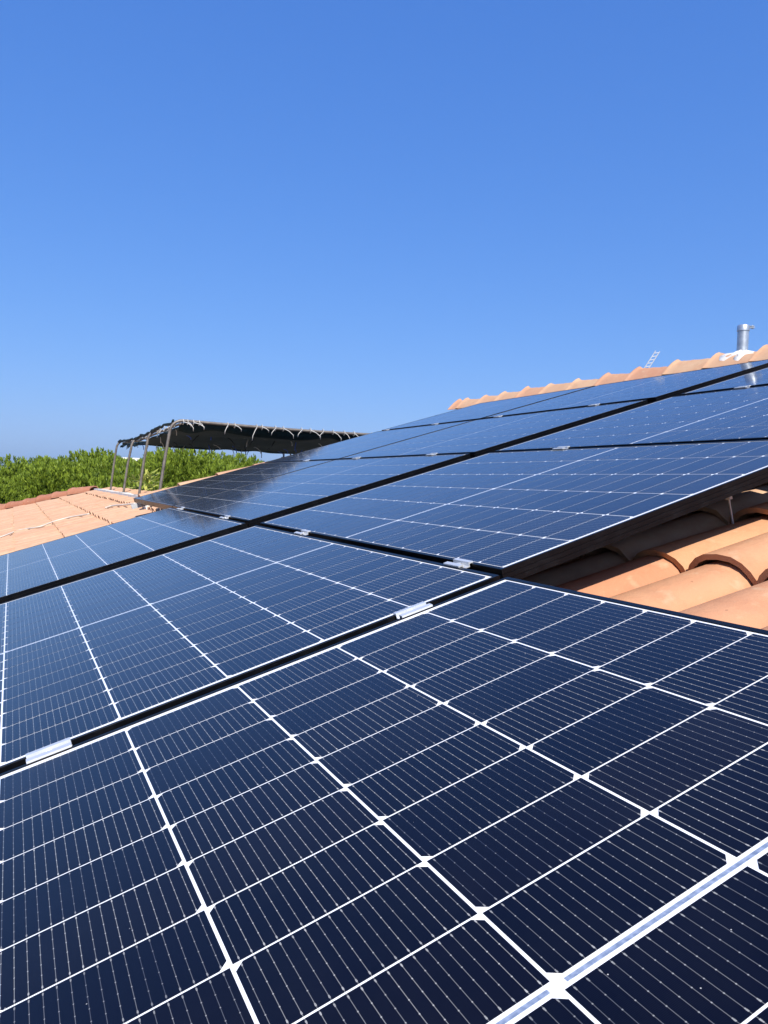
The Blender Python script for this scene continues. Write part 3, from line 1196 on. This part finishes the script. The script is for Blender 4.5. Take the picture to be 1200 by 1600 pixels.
trees = [
    # x, y, top z, crown index, scale, turn, label
    (-0.75, 19.6, 0.50, 0, 0.86, 0.3, 'round topped green pine at the left edge of the photo, behind the hip tiles'),
    (2.10, 20.6, 1.08, 1, 1.00, 1.9, 'broad green pine with a dark hollow in its crown, left of the canopy poles'),
    (4.45, 21.6, 1.28, 2, 0.98, 4.0, 'green pine seen between and right of the canopy poles'),
    (6.55, 22.8, 1.24, 0, 0.95, 2.4, 'green pine under the dark canopy, falling away to the right'),
    (-3.20, 21.5, 0.42, 1, 1.00, 5.1, 'green pine mostly cut off by the left edge of the photo'),
    (0.90, 24.0, 0.92, 2, 1.00, 0.9, 'green pine standing behind the first two, its top just showing'),
    (8.80, 24.5, 0.95, 1, 0.95, 3.2, 'far right green pine hidden behind the solar panels'),
]
for x, y, top, ci, sc_, turn, lab in trees:
    base_z = top - 1.72 * sc_ * 1.0
    t = empty('pine_tree', Matrix.Translation((x, y, GZ)))
    tag(t, lab, 'tree', 'pines beyond the roof')
    h = base_z - GZ
    obj('trunk', trunk_mesh(h + .5), t)
    obj('crown', CROWNS[ci], t, Matrix.Translation((0, 0, h)) @ Matrix.Rotation(turn, 4, 'Z') @ Matrix.Scale(sc_, 4))

# broad-leaved plant by the poles
sh = empty('shrub', Matrix.Translation((2.30, 14.3, -0.90)))
tag(sh, 'small yellow-green leafy plant behind the parapet between the canopy poles', 'plant')
mb = MB()
mb.lathe([(.10, 0), (.14, .26), (.15, .28), (.13, .28)], 16)
obj('pot', mb.mesh('pot', M_HIP, True, 40), sh)
mb = MB()
for k in range(7):
    a = k * .9
    mb.tube([(0, 0, .25), (.04 * math.cos(a), .04 * math.sin(a), .7), (.14 * math.cos(a), .14 * math.sin(a), 1.25)], [.012, .009, .004], 6)
obj('stem', mb.mesh('stem', M_BARK, True), sh)
lr = random.Random(12)
V, F, T = [], [], []
for k in range(170):
    a = lr.uniform(0, 2 * math.pi)
    z = lr.uniform(.75, 1.52)
    q = lr.uniform(.03, .25) * (1.1 - abs(z - 1.2))
    c = Vector((q * math.cos(a), q * math.sin(a), z))
    dv = Vector((math.cos(a + lr.uniform(-.8, .8)), math.sin(a + lr.uniform(-.8, .8)), lr.uniform(-.7, .8))).normalized()
    sd = dv.cross(Vector((lr.uniform(-.4, .4), lr.uniform(-.4, .4), 1))).normalized()
    nn = dv.cross(sd)
    ln, w = lr.uniform(.12, .20), lr.uniform(.045, .065)
    b = len(V)
    for f, ww, dr in ((0, .1, 0), (.35, .9, -.01), (.7, .75, -.025)):
        p = c + dv * ln * f + nn * dr
        V += [p - sd * w * ww * .5, p + sd * w * ww * .5]
    V.append(c + dv * ln + nn * -.05)
    F += [(b, b + 1, b + 3, b + 2), (b + 2, b + 3, b + 5, b + 4), (b + 4, b + 5, b + 6)]
    T += [lr.random()] * 7
me = mesh_from('leaf', V, F, M_SHRUB, True)
at = me.attributes.new('tone', 'FLOAT', 'POINT')
at.data.foreach_set('value', T)
obj('leaves', me, sh)

# far white house whose flat roof edge shows over the pines
fh = empty('white_house', Matrix.Translation((5.1, 38.0, GZ)))
tag(fh, 'distant white building whose flat roof edge shows between the canopy poles', 'house')
mb = MB()
mb.box(-.36, .36, 0, 4, 0, 6.92)
obj('wall', mb.mesh('far_wall', M_WALL), fh)
mb = MB()
mb.box(-.42, .42, -.15, 4.15, 6.922, 7.09)
obj('roof', mb.mesh('far_roof', M_WALL), fh)
mb = MB()
for x in (-.2,):
    mb.box(x, x + .4, -.012, .05, 5.1, 6.1)
obj('window', mb.mesh('far_window', M_DARKTIE), fh)

# ------------------------------------------------------------------ the air: far hills fade to blue
hz = NT('summer_haze')
hz.t.nodes.remove(hz.p)
vol = hz.n('ShaderNodeVolumePrincipled')
vol.inputs['Color'].default_value = (0.62, 0.83, 1.0, 1)
vol.inputs['Density'].default_value = HAZE
vol.inputs['Anisotropy'].default_value = 0.2
hz.l(vol.outputs[0], hz.t.nodes['Material Output'].inputs['Volume'])
mb = MB()
mb.box(-31000, 31000, -31000, 31000, GZ - 1.2, 330)
hb_ = tag(obj('haze', mb.mesh('haze', hz.m)), kind='stuff')
